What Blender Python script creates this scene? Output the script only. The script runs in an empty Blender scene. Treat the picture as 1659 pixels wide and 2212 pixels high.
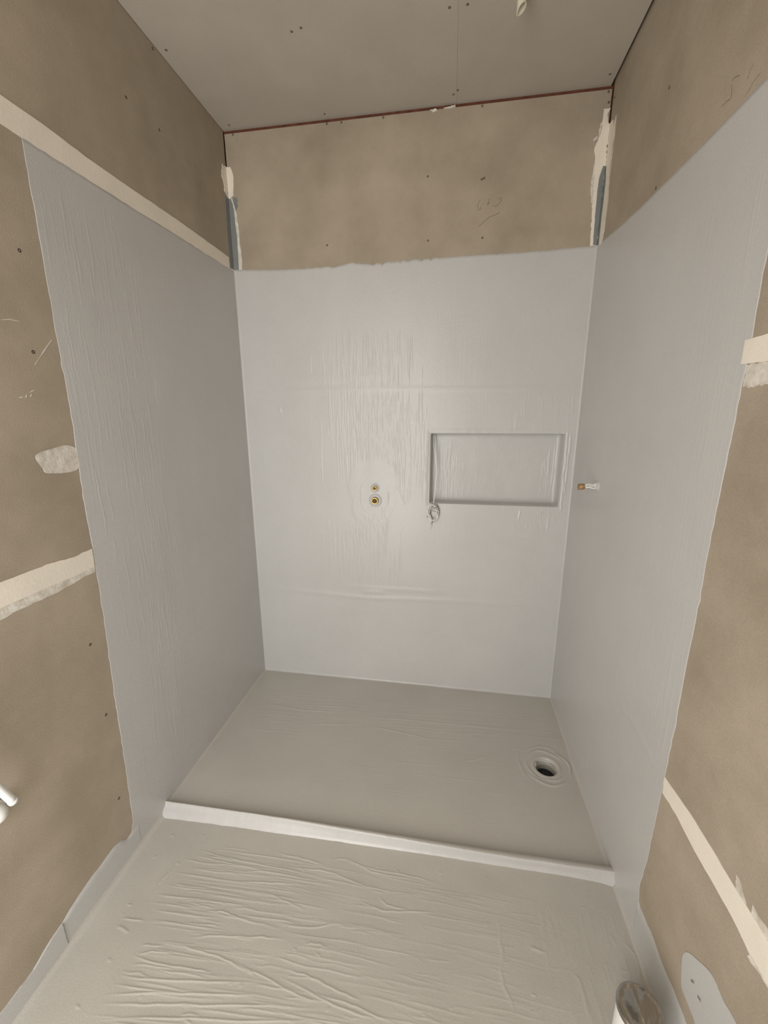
import bpy, bmesh, math
import numpy as np
from mathutils import Matrix, Vector, noise

# ------------------------------------------------------------------ camera
scene = bpy.context.scene
COL = scene.collection
F_PX, YAW, PITCH, ROLL = 889.777, -0.1606, -0.2332, -0.0029
CAM = Vector((0.9306, -1.803, 1.3114))
fw = Vector((math.sin(YAW)*math.cos(PITCH), math.cos(YAW)*math.cos(PITCH), math.sin(PITCH)))
rt = Vector((math.cos(YAW), -math.sin(YAW), 0)); up = rt.cross(fw)
r2 = math.cos(ROLL)*rt + math.sin(ROLL)*up
u2 = -math.sin(ROLL)*rt + math.cos(ROLL)*up
cd = bpy.data.cameras.new('camera'); cam = bpy.data.objects.new('camera', cd); COL.objects.link(cam)
cd.sensor_fit = 'VERTICAL'; cd.sensor_height = 36; cd.sensor_width = 27; cd.lens = F_PX/2212*36
cd.clip_start = 0.02
cam.matrix_world = Matrix(((r2.x, u2.x, -fw.x, CAM.x), (r2.y, u2.y, -fw.y, CAM.y), (r2.z, u2.z, -fw.z, CAM.z), (0, 0, 0, 1)))
scene.camera = cam

# ------------------------------------------------------------------ world, daylight, exposure
vs_ = scene.view_settings
vs_.view_transform = 'Standard'; vs_.look = 'None'; vs_.gamma = 1; vs_.use_curve_mapping = False
vs_.exposure = -0.22
world = bpy.data.worlds.new('world'); scene.world = world; world.use_nodes = True
bg = world.node_tree.nodes['Background']; bg.inputs[0].default_value = (1.0, 0.98, 0.95, 1); bg.inputs[1].default_value = 1.0
W, H, YB = 1.4365, 2.4, -2.28           # room width, height, wall behind the camera
DOOR = (0.02, 0.76, 0.0, 2.10)          # glazed opening in the wall behind the camera: x0, x1, z0, z1
ld = bpy.data.lights.new('daylight', 'AREA'); ld.shape = 'RECTANGLE'; ld.size = 0.70; ld.size_y = 2.02
ld.energy = 34; ld.color = (1.0, 0.975, 0.94)
lo = bpy.data.objects.new('daylight', ld); COL.objects.link(lo)
lo.location = (0.39, YB+0.0, 1.04); lo.rotation_euler = (math.radians(90), 0, 0)

# ------------------------------------------------------------------ helpers
rng = np.random.default_rng(7)
def tag(o, label, cat, kind=None, group=None):
    o['label'] = label; o['category'] = cat
    if kind: o['kind'] = kind
    if group: o['group'] = group
    return o
def link(o, parent=None):
    COL.objects.link(o)
    if parent: o.parent = parent
    return o
def empty(name, loc=(0, 0, 0)):
    o = bpy.data.objects.new(name, None); o.location = loc; o.empty_display_size = 0.02
    return link(o)
def local(parent, pts):
    if parent is None: return pts
    l = parent.location.copy(); q = parent.parent
    while q: l += q.location; q = q.parent
    return [(p[0]-l.x, p[1]-l.y, p[2]-l.z) for p in pts]
def mesh(name, verts, faces, mat, parent=None, smooth=False):
    me = bpy.data.meshes.new(name); me.from_pydata(local(parent, [tuple(v) for v in verts]), [], faces)
    me.materials.append(mat); me.update()
    if smooth: me.polygons.foreach_set('use_smooth', [True]*len(me.polygons))
    return link(bpy.data.objects.new(name, me), parent)
def recalc(o):
    bm = bmesh.new(); bm.from_mesh(o.data); bmesh.ops.recalc_face_normals(bm, faces=bm.faces); bm.to_mesh(o.data); bm.free()
    return o
def boxes(name, bs, mat, parent=None, bevel=0):
    v, f = [], []
    for (x0, x1, y0, y1, z0, z1) in bs:
        b = len(v)
        v += [(x, y, z) for x in (x0, x1) for y in (y0, y1) for z in (z0, z1)]
        f += [tuple(b+i for i in q) for q in ((0, 1, 3, 2), (4, 6, 7, 5), (0, 4, 5, 1), (2, 3, 7, 6), (0, 2, 6, 4), (1, 5, 7, 3))]
    o = mesh(name, v, f, mat, parent)
    if bevel:
        bm = bmesh.new(); bm.from_mesh(o.data)
        bmesh.ops.bevel(bm, geom=list(bm.edges), offset=bevel, segments=2, affect='EDGES', profile=.5); bm.to_mesh(o.data); bm.free()
    return o
def tube(name, pts, r, mat, parent=None, n=10, cap=True):
    P = [Vector(p) for p in pts]; rs = r if isinstance(r, (list, tuple)) else [r]*len(P)
    v, f = [], []; prev = None
    for i, p in enumerate(P):
        t = (P[min(i+1, len(P)-1)]-P[max(i-1, 0)]).normalized()
        if prev is None: a = t.orthogonal().normalized()
        else: a = (prev - t*prev.dot(t)).normalized()
        prev = a; b = t.cross(a)
        for k in range(n):
            th = 2*math.pi*k/n; v.append(p+(a*math.cos(th)+b*math.sin(th))*rs[i])
    for i in range(len(P)-1):
        for k in range(n):
            f.append((i*n+k, i*n+(k+1) % n, (i+1)*n+(k+1) % n, (i+1)*n+k))
    if cap: f += [tuple(range(n))[::-1], tuple((len(P)-1)*n+k for k in range(n))]
    return recalc(mesh(name, v, f, mat, parent, True))
def lathe(name, prof, origin, axis, mat, parent=None, n=32, smooth=True):
    """prof: list of (radius, distance along axis)"""
    ax = Vector(axis).normalized(); a = ax.orthogonal().normalized(); b = ax.cross(a); o = Vector(origin)
    v, f = [], []
    for (r, d) in prof:
        for k in range(n):
            th = 2*math.pi*k/n; v.append(o+ax*d+(a*math.cos(th)+b*math.sin(th))*r)
    for i in range(len(prof)-1):
        for k in range(n):
            f.append((i*n+k, i*n+(k+1) % n, (i+1)*n+(k+1) % n, (i+1)*n+k))
    if prof[-1][0] < 1e-3 or True:
        f.append(tuple((len(prof)-1)*n+k for k in range(n)))
    return recalc(mesh(name, v, f, mat, parent, smooth))
def bezier(pts, n=8):
    """Catmull-Rom through pts"""
    P = [Vector(p) for p in pts]; P = [P[0]*2-P[1]]+P+[P[-1]*2-P[-2]]; out = []
    for i in range(1, len(P)-2):
        a, b, c, d = P[i-1:i+3]
        for k in range(n):
            t = k/n; out.append(0.5*((2*b)+(c-a)*t+(2*a-5*b+4*c-d)*t*t+(3*b-a-3*c+d)*t**3))
    out.append(P[-2]); return out
def rough_edge(poly, step=.012, amp=.0012):
    out = []
    for i in range(len(poly)):
        a, b = np.array(poly[i]), np.array(poly[(i+1) % len(poly)]); L = np.linalg.norm(b-a); n = max(1, int(L/step))
        for k in range(n):
            p = a+(b-a)*k/n
            if k: p = p+rng.normal(size=2)*amp
            out.append(tuple(p))
    return out
def rounded(poly, n=5):
    P = [Vector((*p, 0)) for p in poly]; m = len(P); out = []
    for i in range(m):
        a, p, c, d = P[i-1], P[i], P[(i+1) % m], P[(i+2) % m]
        for k in range(n):
            t = k/n; q = 0.5*((2*p)+(c-a)*t+(2*a-5*p+4*c-d)*t*t+(3*p-a-3*c+d)*t**3); out.append((q.x, q.y))
    return out
def onto(side):
    return {'left': lambda a, b, h: (h, a, b), 'right': lambda a, b, h: (W-h, a, b), 'back': lambda a, b, h: (a, -h, b),
            'ceil': lambda a, b, h: (a, b, H-h), 'floor': lambda a, b, h: (a, b, h)}[side]
def slab(name, side, poly, t, mat, parent, rough=.0012, base=-.0008, step=.012):
    """a thin smear of plaster or coating lying on a wall, its edge uneven, its rim thinner than its middle"""
    p = rough_edge(poly, step, rough) if rough else list(poly)
    m = onto(side); c = np.mean(np.array(p), 0); n = len(p)
    inner = []
    for i in range(n):
        q = np.array(p[i]); a = np.array(p[i-1]); b = np.array(p[(i+1) % n]); tn = b-a; L = np.linalg.norm(tn) or 1
        inner.append(q)
    v = [m(q[0], q[1], base) for q in p]+[m(q[0], q[1], t) for q in inner]
    f = [(i, (i+1) % n, n+(i+1) % n, n+i) for i in range(n)]+[tuple(range(n, 2*n))]
    o = mesh(name, v, f, mat, parent)
    bm = bmesh.new(); bm.from_mesh(o.data); bmesh.ops.triangulate(bm, faces=[q for q in bm.faces if len(q.verts) > 4])
    bmesh.ops.recalc_face_normals(bm, faces=bm.faces); bm.to_mesh(o.data); bm.free()
    return o
# --- height fields: brush and roller ridges in the waterproofing coat, modelled as relief
def stroke(Hm, us, vs, pts, w, h, taper=True):
    pts = np.asarray(pts, float); n = len(pts)-1; r = 3*w
    for i in range(n):
        a, b = pts[i], pts[i+1]
        i0, i1 = np.searchsorted(us, [min(a[0], b[0])-r, max(a[0], b[0])+r]); j0, j1 = np.searchsorted(vs, [min(a[1], b[1])-r, max(a[1], b[1])+r])
        if i1 <= i0 or j1 <= j0: continue
        U = us[i0:i1][:, None]; V = vs[j0:j1][None, :]; d = b-a; L2 = d@d+1e-12
        t = np.clip(((U-a[0])*d[0]+(V-a[1])*d[1])/L2, 0, 1)
        D2 = (U-a[0]-t*d[0])**2+(V-a[1]-t*d[1])**2
        g = (i+t)/n; env = np.minimum(1, 4*np.minimum(g, 1-g)+.05) if taper else 1
        z = h*env*np.exp(-D2/(w*w)); S = Hm[i0:i1, j0:j1]
        S[...] = np.maximum(S, z) if h > 0 else np.minimum(S, z) if False else S+z*(1 if h < 0 else 0)
def smooth_noise(us, vs, su, sv, seed):
    g = np.random.default_rng(seed); nu = int((us[-1]-us[0])/su)+4; nv = int((vs[-1]-vs[0])/sv)+4
    G = g.normal(size=(nu, nv)); a = (us-us[0])/su; b = (vs-vs[0])/sv
    i = a.astype(int); j = b.astype(int); fu = a-i; fv = b-j; fu = fu*fu*(3-2*fu); fv = fv*fv*(3-2*fv)
    A = G[np.ix_(i, j)]*(1-fu)[:, None]+G[np.ix_(i+1, j)]*fu[:, None]; B = G[np.ix_(i, j+1)]*(1-fu)[:, None]+G[np.ix_(i+1, j+1)]*fu[:, None]
    return A*(1-fv)[None, :]+B*fv[None, :]
def field(name, P, mat, parent, keep=None, flip=False):
    """P: (nu, nv, 3) grid of points"""
    nu, nv = P.shape[:2]; idx = np.arange(nu*nv).reshape(nu, nv)
    q = np.stack([idx[:-1, :-1], idx[1:, :-1], idx[1:, 1:], idx[:-1, 1:]], -1).reshape(-1, 4)
    if keep is not None: q = q[keep.reshape(-1)]
    if flip: q = q[:, ::-1]
    me = bpy.data.meshes.new(name); me.vertices.add(nu*nv); me.vertices.foreach_set('co', P.reshape(-1).astype(np.float32))
    me.loops.add(q.size); me.loops.foreach_set('vertex_index', q.reshape(-1).astype(np.int32))
    me.polygons.add(len(q)); me.polygons.foreach_set('loop_start', np.arange(0, q.size, 4, dtype=np.int32))
    me.update(calc_edges=True); me.polygons.foreach_set('use_smooth', np.ones(len(q), bool)); me.materials.append(mat); me.update()
    if keep is not None:
        bm = bmesh.new(); bm.from_mesh(me); bmesh.ops.delete(bm, geom=[v for v in bm.verts if not v.link_faces], context='VERTS'); bm.to_mesh(me); bm.free()
    return link(bpy.data.objects.new(name, me), parent)
def axis(*segs):
    """joined linspaces: (a, b, step)"""
    out = []
    for a, b, s in segs:
        out += list(np.linspace(a, b, max(2, int(round(abs(b-a)/s))+1))[:-1])
    out.append(segs[-1][1]); return np.array(out)

# ------------------------------------------------------------------ materials
def material(name, base, rough=.6, metallic=0, var=0, scale=8, dark=None, bump=0, bscale=200, spec=.5, detail=4, stretch=(1, 1, 1), fine=0):
    m = bpy.data.materials.new(name); m.use_nodes = True; nt = m.node_tree; b = nt.nodes['Principled BSDF']
    b.inputs['Base Color'].default_value = (*base, 1); b.inputs['Roughness'].default_value = rough; b.inputs['Metallic'].default_value = metallic
    b.inputs['Specular IOR Level'].default_value = spec
    tc = nt.nodes.new('ShaderNodeTexCoord'); mp = nt.nodes.new('ShaderNodeMapping'); mp.inputs['Scale'].default_value = stretch
    nt.links.new(tc.outputs['Object'], mp.inputs[0])
    last = None
    if var:
        n = nt.nodes.new('ShaderNodeTexNoise'); n.inputs['Scale'].default_value = scale; n.inputs['Detail'].default_value = detail; n.inputs['Roughness'].default_value = .6
        nt.links.new(mp.outputs[0], n.inputs[0])
        cr = nt.nodes.new('ShaderNodeValToRGB'); cr.color_ramp.elements[0].position = .3; cr.color_ramp.elements[1].position = .72
        dk = dark or tuple(c*(1-var) for c in base)
        cr.color_ramp.elements[0].color = (*dk, 1); cr.color_ramp.elements[1].color = (*[min(1, c*(1+var*.4)) for c in base], 1)
        nt.links.new(n.outputs['Fac'], cr.inputs[0]); last = cr.outputs[0]
        if fine:
            n2 = nt.nodes.new('ShaderNodeTexNoise'); n2.inputs['Scale'].default_value = 420; n2.inputs['Detail'].default_value = 2
            nt.links.new(tc.outputs['Object'], n2.inputs[0])
            mr = nt.nodes.new('ShaderNodeMapRange'); mr.inputs[1].default_value = .3; mr.inputs[2].default_value = .7; mr.inputs[3].default_value = 1-fine; mr.inputs[4].default_value = 1+fine
            nt.links.new(n2.outputs['Fac'], mr.inputs[0])
            mx = nt.nodes.new('ShaderNodeVectorMath'); mx.operation = 'SCALE'
            nt.links.new(last, mx.inputs[0]); nt.links.new(mr.outputs[0], mx.inputs['Scale']); last = mx.outputs[0]
        nt.links.new(last, b.inputs['Base Color'])
    if bump:
        n = nt.nodes.new('ShaderNodeTexNoise'); n.inputs['Scale'].default_value = bscale; n.inputs['Detail'].default_value = 3
        nt.links.new(mp.outputs[0], n.inputs[0])
        bp = nt.nodes.new('ShaderNodeBump'); bp.inputs['Strength'].default_value = bump; bp.inputs['Distance'].default_value = .002
        nt.links.new(n.outputs['Fac'], bp.inputs['Height']); nt.links.new(bp.outputs[0], b.inputs['Normal'])
    return m
M = {}
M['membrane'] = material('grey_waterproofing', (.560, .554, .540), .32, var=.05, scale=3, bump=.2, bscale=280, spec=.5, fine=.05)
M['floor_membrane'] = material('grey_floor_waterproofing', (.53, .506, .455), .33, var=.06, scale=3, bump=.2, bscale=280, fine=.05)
M['board'] = material('brown_plasterboard_paper', (.43, .365, .287), .75, var=.22, scale=4, dark=(.335, .28, .21), bump=.15, bscale=260, spec=.3, detail=6, fine=.08)
M['ceil'] = material('grey_plasterboard_paper', (.48, .44, .378), .8, var=.08, scale=4, bump=.15, bscale=260, spec=.25, fine=.08)
M['cream'] = material('cream_joint_plaster', (.86, .795, .69), .7, var=.06, scale=12, bump=.15, bscale=120, spec=.3, fine=.02)
M['white_plaster'] = material('thin_white_plaster', (.76, .73, .67), .75, var=.28, scale=45, dark=(.54, .49, .41), bump=.3, bscale=160, spec=.3)
M['tape'] = material('dark_grey_sealing_tape', (.235, .25, .25), .55, var=.1, scale=20, spec=.4)
M['timber'] = material('red_brown_timber', (.16, .06, .038), .8, var=.4, scale=30, spec=.2)
M['cavity'] = material('dark_cavity', (.02, .014, .011), .9, spec=.1)
M['screw'] = material('dark_screw', (.035, .03, .026), .6, metallic=.3)
M['pencil'] = material('pencil', (.12, .10, .08), .7)
M['brass'] = material('brass', (.66, .46, .16), .30, metallic=1)
M['brass_dark'] = material('dull_brass_and_bore_shade', (.10, .06, .02), .5, metallic=.5)
M['copper'] = material('tarnished_copper', (.44, .27, .13), .5, metallic=.35, var=.35, scale=90)
M['pvc'] = material('cream_conduit', (.72, .70, .55), .45)
M['white'] = material('white_plastic', (.86, .86, .83), .3)
M['chrome'] = material('silver_lid', (.42, .41, .39), .12, metallic=1, bump=.5, bscale=26, stretch=(1.6, .55, 1))
M['cable'] = material('white_cable', (.82, .80, .77), .35)
M['cable_grey'] = material('grey_cable', (.36, .35, .34), .4)
M['drain'] = material('grey_drain_plastic', (.42, .40, .36), .45)
M['drain_dark'] = material('dark_drain_water', (.012, .013, .016), .12)
M['concrete'] = material('concrete', (.35, .34, .32), .9, var=.2, scale=20)

# ------------------------------------------------------------------ measured outlines, metres: side walls (y, z), back wall (x, z), floor and ceiling (x, y)
L_edge = [(-0.898, 1.891), (-0.896, 1.73), (-0.896, 1.598), (-0.896, 1.461), (-0.893, 1.346), (-0.897, 1.231), (-0.9, 1.099), (-0.899, 1.011), (-0.9, 0.856), (-0.903, 0.702), (-0.911, 0.536), (-0.916, 0.305), (-0.923, 0.087)]
L_band_top = [(-0.929, 1.946), (-0.84, 1.947), (-0.705, 1.941), (-0.579, 1.942), (-0.373, 1.947), (-0.044, 1.942)]
L_top = [(-0.94, 1.892), (-0.898, 1.891), (-0.639, 1.893), (-0.406, 1.897), (-0.033, 1.901)]
L_low_top = [(-1.131, 0.968), (-1.103, 0.968), (-1.066, 0.969), (-1.026, 0.97), (-0.992, 0.967), (-0.956, 0.963), (-0.901, 0.967)]
L_low_mid = [(-1.142, 0.914), (-1.061, 0.915), (-0.975, 0.915), (-0.902, 0.917)]
L_low_bot = [(-1.147, 0.889), (-1.105, 0.893), (-1.085, 0.892), (-1.028, 0.893), (-0.952, 0.9), (-0.902, 0.902)]
L_patch = [(-1.001, 1.223), (-0.954, 1.235), (-0.923, 1.24), (-0.897, 1.231), (-0.894, 1.211), (-0.897, 1.183), (-0.923, 1.174), (-0.981, 1.179), (-0.991, 1.192)]
L_scr1 = [(-1.019, 1.504), (-0.999, 1.509), (-0.988, 1.509), (-0.979, 1.509)]
L_scr2 = [(-0.91, 1.482), (-0.935, 1.454), (-0.947, 1.44), (-0.964, 1.42)]
L_scr3 = [(-1.016, 1.348), (-1.005, 1.35), (-0.995, 1.352), (-0.986, 1.356), (-0.973, 1.367)]
L_skirt = [(-0.952, 0.061), (-0.972, 0.078), (-0.999, 0.086), (-1.066, 0.083), (-1.147, 0.071), (-1.194, 0.06), (-1.263, 0.034), (-1.323, 0.04)]
L_screw = [(-0.547, 2.175), (-0.411, 2.174), (-0.4, 2.387), (-0.949, 1.656), (-0.961, 1.449), (-0.955, 0.717), (-0.947, 0.493), (-0.955, 0.213)]
R_edge = [(-0.95, 1.57), (-0.948, 1.532), (-0.952, 1.445), (-0.948, 1.364), (-0.949, 1.313), (-0.947, 1.222), (-0.943, 1.135), (-0.942, 1.086), (-0.944, 0.958), (-0.941, 0.804), (-0.943, 0.661), (-0.938, 0.501), (-0.932, 0.265), (-0.921, 0.154), (-0.928, 0.117)]
R_top = [(-0.006, 1.914), (-0.041, 1.91), (-0.221, 1.89), (-0.356, 1.88), (-0.521, 1.872), (-0.633, 1.868), (-0.77, 1.865), (-0.865, 1.863)]
R_low_bot = [(-0.942, 0.466), (-1.0, 0.471), (-1.072, 0.465), (-1.133, 0.467), (-1.187, 0.467), (-1.223, 0.462), (-1.27, 0.463)]
R_low_top = [(-0.94, 0.508), (-1.043, 0.521), (-1.111, 0.523), (-1.17, 0.522), (-1.216, 0.524), (-1.252, 0.524)]
R_spike1 = [(-1.173, 0.545), (-1.181, 0.545), (-1.205, 0.524), (-1.179, 0.52)]
R_spike2 = [(-1.215, 0.54), (-1.226, 0.537), (-1.245, 0.541), (-1.252, 0.524), (-1.217, 0.521)]
R_smear = [(-1.193, 0.463), (-1.225, 0.465), (-1.27, 0.463), (-1.257, 0.457), (-1.238, 0.449), (-1.228, 0.45), (-1.236, 0.461), (-1.221, 0.463)]
R_patch = [(-1.102, 0.232), (-1.112, 0.256), (-1.138, 0.281), (-1.175, 0.309), (-1.208, 0.308), (-1.242, 0.316), (-1.167, 0.159), (-1.151, 0.162), (-1.126, 0.163), (-1.114, 0.168), (-1.103, 0.212)]
R_up = [(-0.938, 1.436), (-0.988, 1.438), (-0.941, 1.397), (-1.001, 1.394), (-0.952, 1.357), (-1.012, 1.357)]
R_skirt = [(-0.928, 0.117), (-0.938, 0.109), (-0.99, 0.119), (-1.042, 0.112), (-1.087, 0.118)]
R_screw = [(-0.463, 2.101), (-0.461, 1.885), (-0.02, 2.352)]
R_pen = [[(-0.753, 1.928), (-0.761, 1.929), (-0.778, 1.922)], [(-0.729, 1.902), (-0.746, 1.901), (-0.759, 1.899), (-0.755, 1.922)], [(-0.804, 1.898), (-0.808, 1.907), (-0.817, 1.914)], [(-0.805, 1.871), (-0.827, 1.881), (-0.842, 1.884)]]
B_top = [(0.02, 1.905), (0.194, 1.896), (0.315, 1.895), (0.462, 1.897), (0.51, 1.903), (0.586, 1.896), (0.735, 1.902), (0.826, 1.904), (0.95, 1.905), (1.174, 1.905), (1.431, 1.912)]
B_screw = [(0.04, 2.384), (0.423, 2.384), (0.48, 2.397), (0.64, 2.383), (0.41, 1.974), (0.999, 2.388), (1.421, 2.382), (1.425, 2.351), (0.809, 2.181), (1.009, 2.156), (1.017, 2.159), (0.815, 1.966), (1.021, 1.963)]
B_pen = [[(1.005, 2.089), (0.999, 2.075), (1.0, 2.063), (1.004, 2.057), (1.01, 2.061), (1.009, 2.068)], [(1.015, 2.073), (1.02, 2.076)], [(1.041, 2.092), (1.037, 2.08), (1.034, 2.071), (1.041, 2.079)], [(1.055, 2.067), (1.064, 2.064), (1.073, 2.07), (1.082, 2.081), (1.083, 2.091), (1.072, 2.087)], [(1.004, 2.003), (1.01, 2.006), (1.025, 2.018), (1.042, 2.03), (1.058, 2.035), (1.084, 2.044)]]
BL_cream_B = [(-0.001, 2.278), (0.019, 2.276), (0.024, 2.265), (0.03, 2.243), (0.025, 2.178), (0.015, 2.172), (0.007, 2.165), (-0.001, 2.168)]
BL_cream_L = [(-0.001, 2.278), (-0.031, 2.274), (-0.042, 2.23), (-0.031, 2.216), (-0.029, 2.18), (-0.007, 2.167)]
BL_tape_B = [(-0.001, 2.167), (0.008, 2.163), (0.017, 2.146), (0.021, 2.115), (0.024, 2.012), (0.022, 1.906), (-0.002, 1.906)]
BL_tape_L = [(-0.006, 2.165), (-0.029, 2.18), (-0.032, 2.104), (-0.034, 2.027), (-0.036, 1.903), (-0.01, 1.905)]
BL_thin = [(0.012, 2.169), (0.017, 2.169), (0.023, 2.143), (0.033, 2.107), (0.036, 2.011), (0.039, 1.971), (0.038, 1.903), (0.023, 1.905), (0.025, 2.012), (0.021, 2.115), (0.017, 2.144)]
BR_cream_B = [(1.411, 2.333), (1.433, 2.333), (1.424, 2.317), (1.429, 2.292), (1.435, 2.287), (1.433, 1.913), (1.41, 1.912), (1.404, 2.048), (1.403, 2.114), (1.396, 2.201), (1.392, 2.217), (1.406, 2.255), (1.41, 2.274), (1.41, 2.299)]
BR_cream_R = [(0.003, 2.29), (-0.027, 2.285), (-0.041, 2.254), (-0.053, 2.273), (-0.056, 2.231), (-0.044, 2.175), (-0.05, 2.101), (-0.061, 2.033), (-0.058, 1.97), (-0.048, 1.9), (0.0, 1.912)]
BR_dab = [(1.385, 2.242), (1.388, 2.25), (1.397, 2.256), (1.401, 2.248), (1.394, 2.245), (1.388, 2.241)]
BR_tape_B = [(1.427, 2.162), (1.434, 2.163), (1.433, 1.913), (1.42, 1.915), (1.417, 2.021), (1.416, 2.087), (1.418, 2.128)]
BR_tape_R = [(0.007, 2.166), (-0.01, 2.157), (-0.021, 2.114), (-0.022, 2.05), (-0.018, 1.999), (-0.018, 1.909), (0.006, 1.915)]
B_white = [(0.815, 2.389), (0.835, 2.394), (0.861, 2.397), (0.905, 2.402), (0.906, 2.398), (0.84, 2.386), (0.828, 2.382)]
C_screw = [(0.429, -0.369), (0.46, -0.376), (0.026, -0.372), (0.041, -0.028), (0.423, -0.026), (0.885, -0.368), (0.934, -0.369), (0.911, -0.062), (0.897, -0.045), (1.406, -0.05)]
FF = [[(0.181, -0.897), (0.317, -0.905), (0.445, -0.908), (0.605, -0.912)], [(0.19, -0.911), (0.325, -0.919), (0.608, -0.925)], [(0.357, -0.933), (0.452, -0.923), (0.608, -0.925)], [(0.342, -0.962), (0.435, -0.953), (0.543, -0.941)], [(0.433, -0.974), (0.509, -0.986), (0.582, -1.001)], [(0.296, -1.046), (0.361, -1.038), (0.405, -1.045), (0.535, -1.051)], [(0.301, -1.105), (0.364, -1.091), (0.467, -1.078), (0.554, -1.069)], [(0.261, -1.12), (0.336, -1.126), (0.414, -1.131), (0.518, -1.152)], [(0.188, -1.155), (0.234, -1.144), (0.286, -1.14)], [(0.174, -1.158), (0.25, -1.165), (0.353, -1.16), (0.4, -1.16)], [(0.419, -1.13), (0.526, -1.147), (0.622, -1.166), (0.683, -1.167)], [(0.172, -1.2), (0.32, -1.187), (0.526, -1.158)], [(0.167, -1.236), (0.287, -1.213), (0.426, -1.194), (0.563, -1.176)], [(0.175, -1.25), (0.301, -1.231), (0.48, -1.204), (0.687, -1.179)], [(0.191, -1.273), (0.36, -1.244), (0.537, -1.222), (0.692, -1.194)], [(0.143, -0.956), (0.14, -0.978), (0.131, -1.001), (0.134, -1.021), (0.14, -1.045)], [(0.091, -1.095), (0.157, -1.089)], [(0.093, -1.11), (0.135, -1.119)], [(0.552, -1.124), (0.64, -1.132), (0.728, -1.148), (0.769, -1.153)], [(0.559, -1.14), (0.671, -1.162), (0.754, -1.174), (0.813, -1.179)], [(0.629, -1.158), (0.731, -1.161), (0.796, -1.17), (0.858, -1.177)], [(0.716, -0.953), (0.785, -0.968), (0.867, -0.959), (0.94, -0.952)], [(0.775, -0.937), (0.802, -0.954), (0.858, -0.955)], [(0.641, -0.854), (0.738, -0.868), (0.839, -0.87), (0.947, -0.88)], [(0.457, -0.903), (0.612, -0.897), (0.718, -0.916), (0.826, -0.921)], [(0.602, -0.865), (0.663, -0.855), (0.76, -0.878), (0.889, -0.876)], [(1.096, -0.94), (1.102, -0.964), (1.097, -0.99), (1.102, -1.02), (1.095, -1.047), (1.099, -1.08), (1.113, -1.106), (1.112, -1.137)], [(1.169, -0.99), (1.205, -0.995)], [(0.516, -1.041), (0.607, -1.034), (0.684, -1.012)], [(0.597, -1.071), (0.632, -1.067), (0.673, -1.071)], [(0.441, -0.866), (0.525, -0.872), (0.606, -0.879)], [(1.263, -1.025), (1.277, -1.04), (1.279, -1.08), (1.28, -1.11)], [(1.171, -0.99), (1.208, -0.996)], [(1.41, -0.943), (1.427, -0.965), (1.426, -0.993), (1.419, -1.02)]]
FS = [[(0.09, -0.246), (0.314, -0.264), (0.489, -0.251)], [(0.355, -0.227), (0.541, -0.205)], [(0.594, -0.263), (0.793, -0.252), (1.044, -0.246), (1.304, -0.238)], [(0.362, -0.341), (0.566, -0.315)], [(0.624, -0.312), (0.895, -0.346)], [(1.02, -0.441), (1.072, -0.422), (1.116, -0.398)]]
B_seam1 = [(-0.015, 1.4), (0.355, 1.416), (0.72, 1.415), (1.155, 1.41), (1.369, 1.411)]
B_seam1b = [(0.166, 1.471), (0.357, 1.462), (0.7, 1.462)]
B_seam2 = [(0.003, 0.488), (0.124, 0.466), (0.386, 0.455), (0.571, 0.448), (0.967, 0.463), (1.278, 0.465), (1.399, 0.463)]
B_seam2b = [(0.411, 0.505), (0.705, 0.503), (0.965, 0.505)]
B_seam2c = [(0.525, 0.479), (0.65, 0.485)]
R_seam = [(-0.247, 1.452), (-0.556, 1.446), (-0.737, 1.442), (-0.868, 1.441), (-0.927, 1.44)]
R_seam2 = [(-0.634, 0.485), (-0.772, 0.512), (-0.881, 0.499), (-0.94, 0.493)]
R_seam3 = [(-0.816, 0.333), (-0.923, 0.332)]
B_tappatch = [(0.492, 1.057), (0.535, 1.1), (0.588, 1.117), (0.651, 1.105), (0.682, 1.071), (0.682, 0.977), (0.672, 0.87), (0.639, 0.825), (0.574, 0.812), (0.509, 0.831), (0.494, 0.929)]
B_tick = [[(0.598, 0.988)], [(0.599, 0.932)], [(0.862, 0.881)], [(0.853, 0.838)], [(0.863, 1.214)], [(0.857, 0.93)], [(0.868, 0.813)]]

# ------------------------------------------------------------------ room shell
floor = tag(boxes('floor', [(-.1, W+.1, YB-.1, .2, -.24, -.13)], M['concrete']), 'grey coated wet room floor with a recessed shower tray', 'floor', 'structure')
ceiling = tag(boxes('ceiling', [(-.1, W+.1, YB-.1, .2, H+.03, H+.1)], M['cavity']), 'grey plasterboard ceiling with an open joint and screw dots', 'ceiling', 'structure')
wall_left = tag(boxes('wall_left', [(-.1, -.014, YB-.1, .2, -.13, H+.03)], M['timber']), 'left wall of brown board half coated with grey waterproofing', 'wall', 'structure')
wall_right = tag(boxes('wall_right', [(W+.014, W+.1, YB-.1, .2, -.13, H+.03)], M['cavity']), 'right wall of brown board half coated with grey waterproofing', 'wall', 'structure')
NX0, NX1, NZ0, NZ1, ND = .842, 1.389, .925, 1.231, .066        # niche
wall_back = tag(boxes('wall_back', [(-.014, NX0-.012, .014, .2, -.13, H+.03), (NX1+.012, W+.014, .014, .2, -.13, H+.03), (NX0-.012, NX1+.012, .014, .2, -.13, NZ0-.012),
                                   (NX0-.012, NX1+.012, .014, .2, NZ1+.012, H+.03), (NX0-.012, NX1+.012, ND+.012, .2, NZ0-.012, NZ1+.012)], M['timber']),
                'back shower wall with grey waterproofing and a recessed niche', 'wall', 'structure')
dx0, dx1, dz0, dz1 = DOOR
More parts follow.
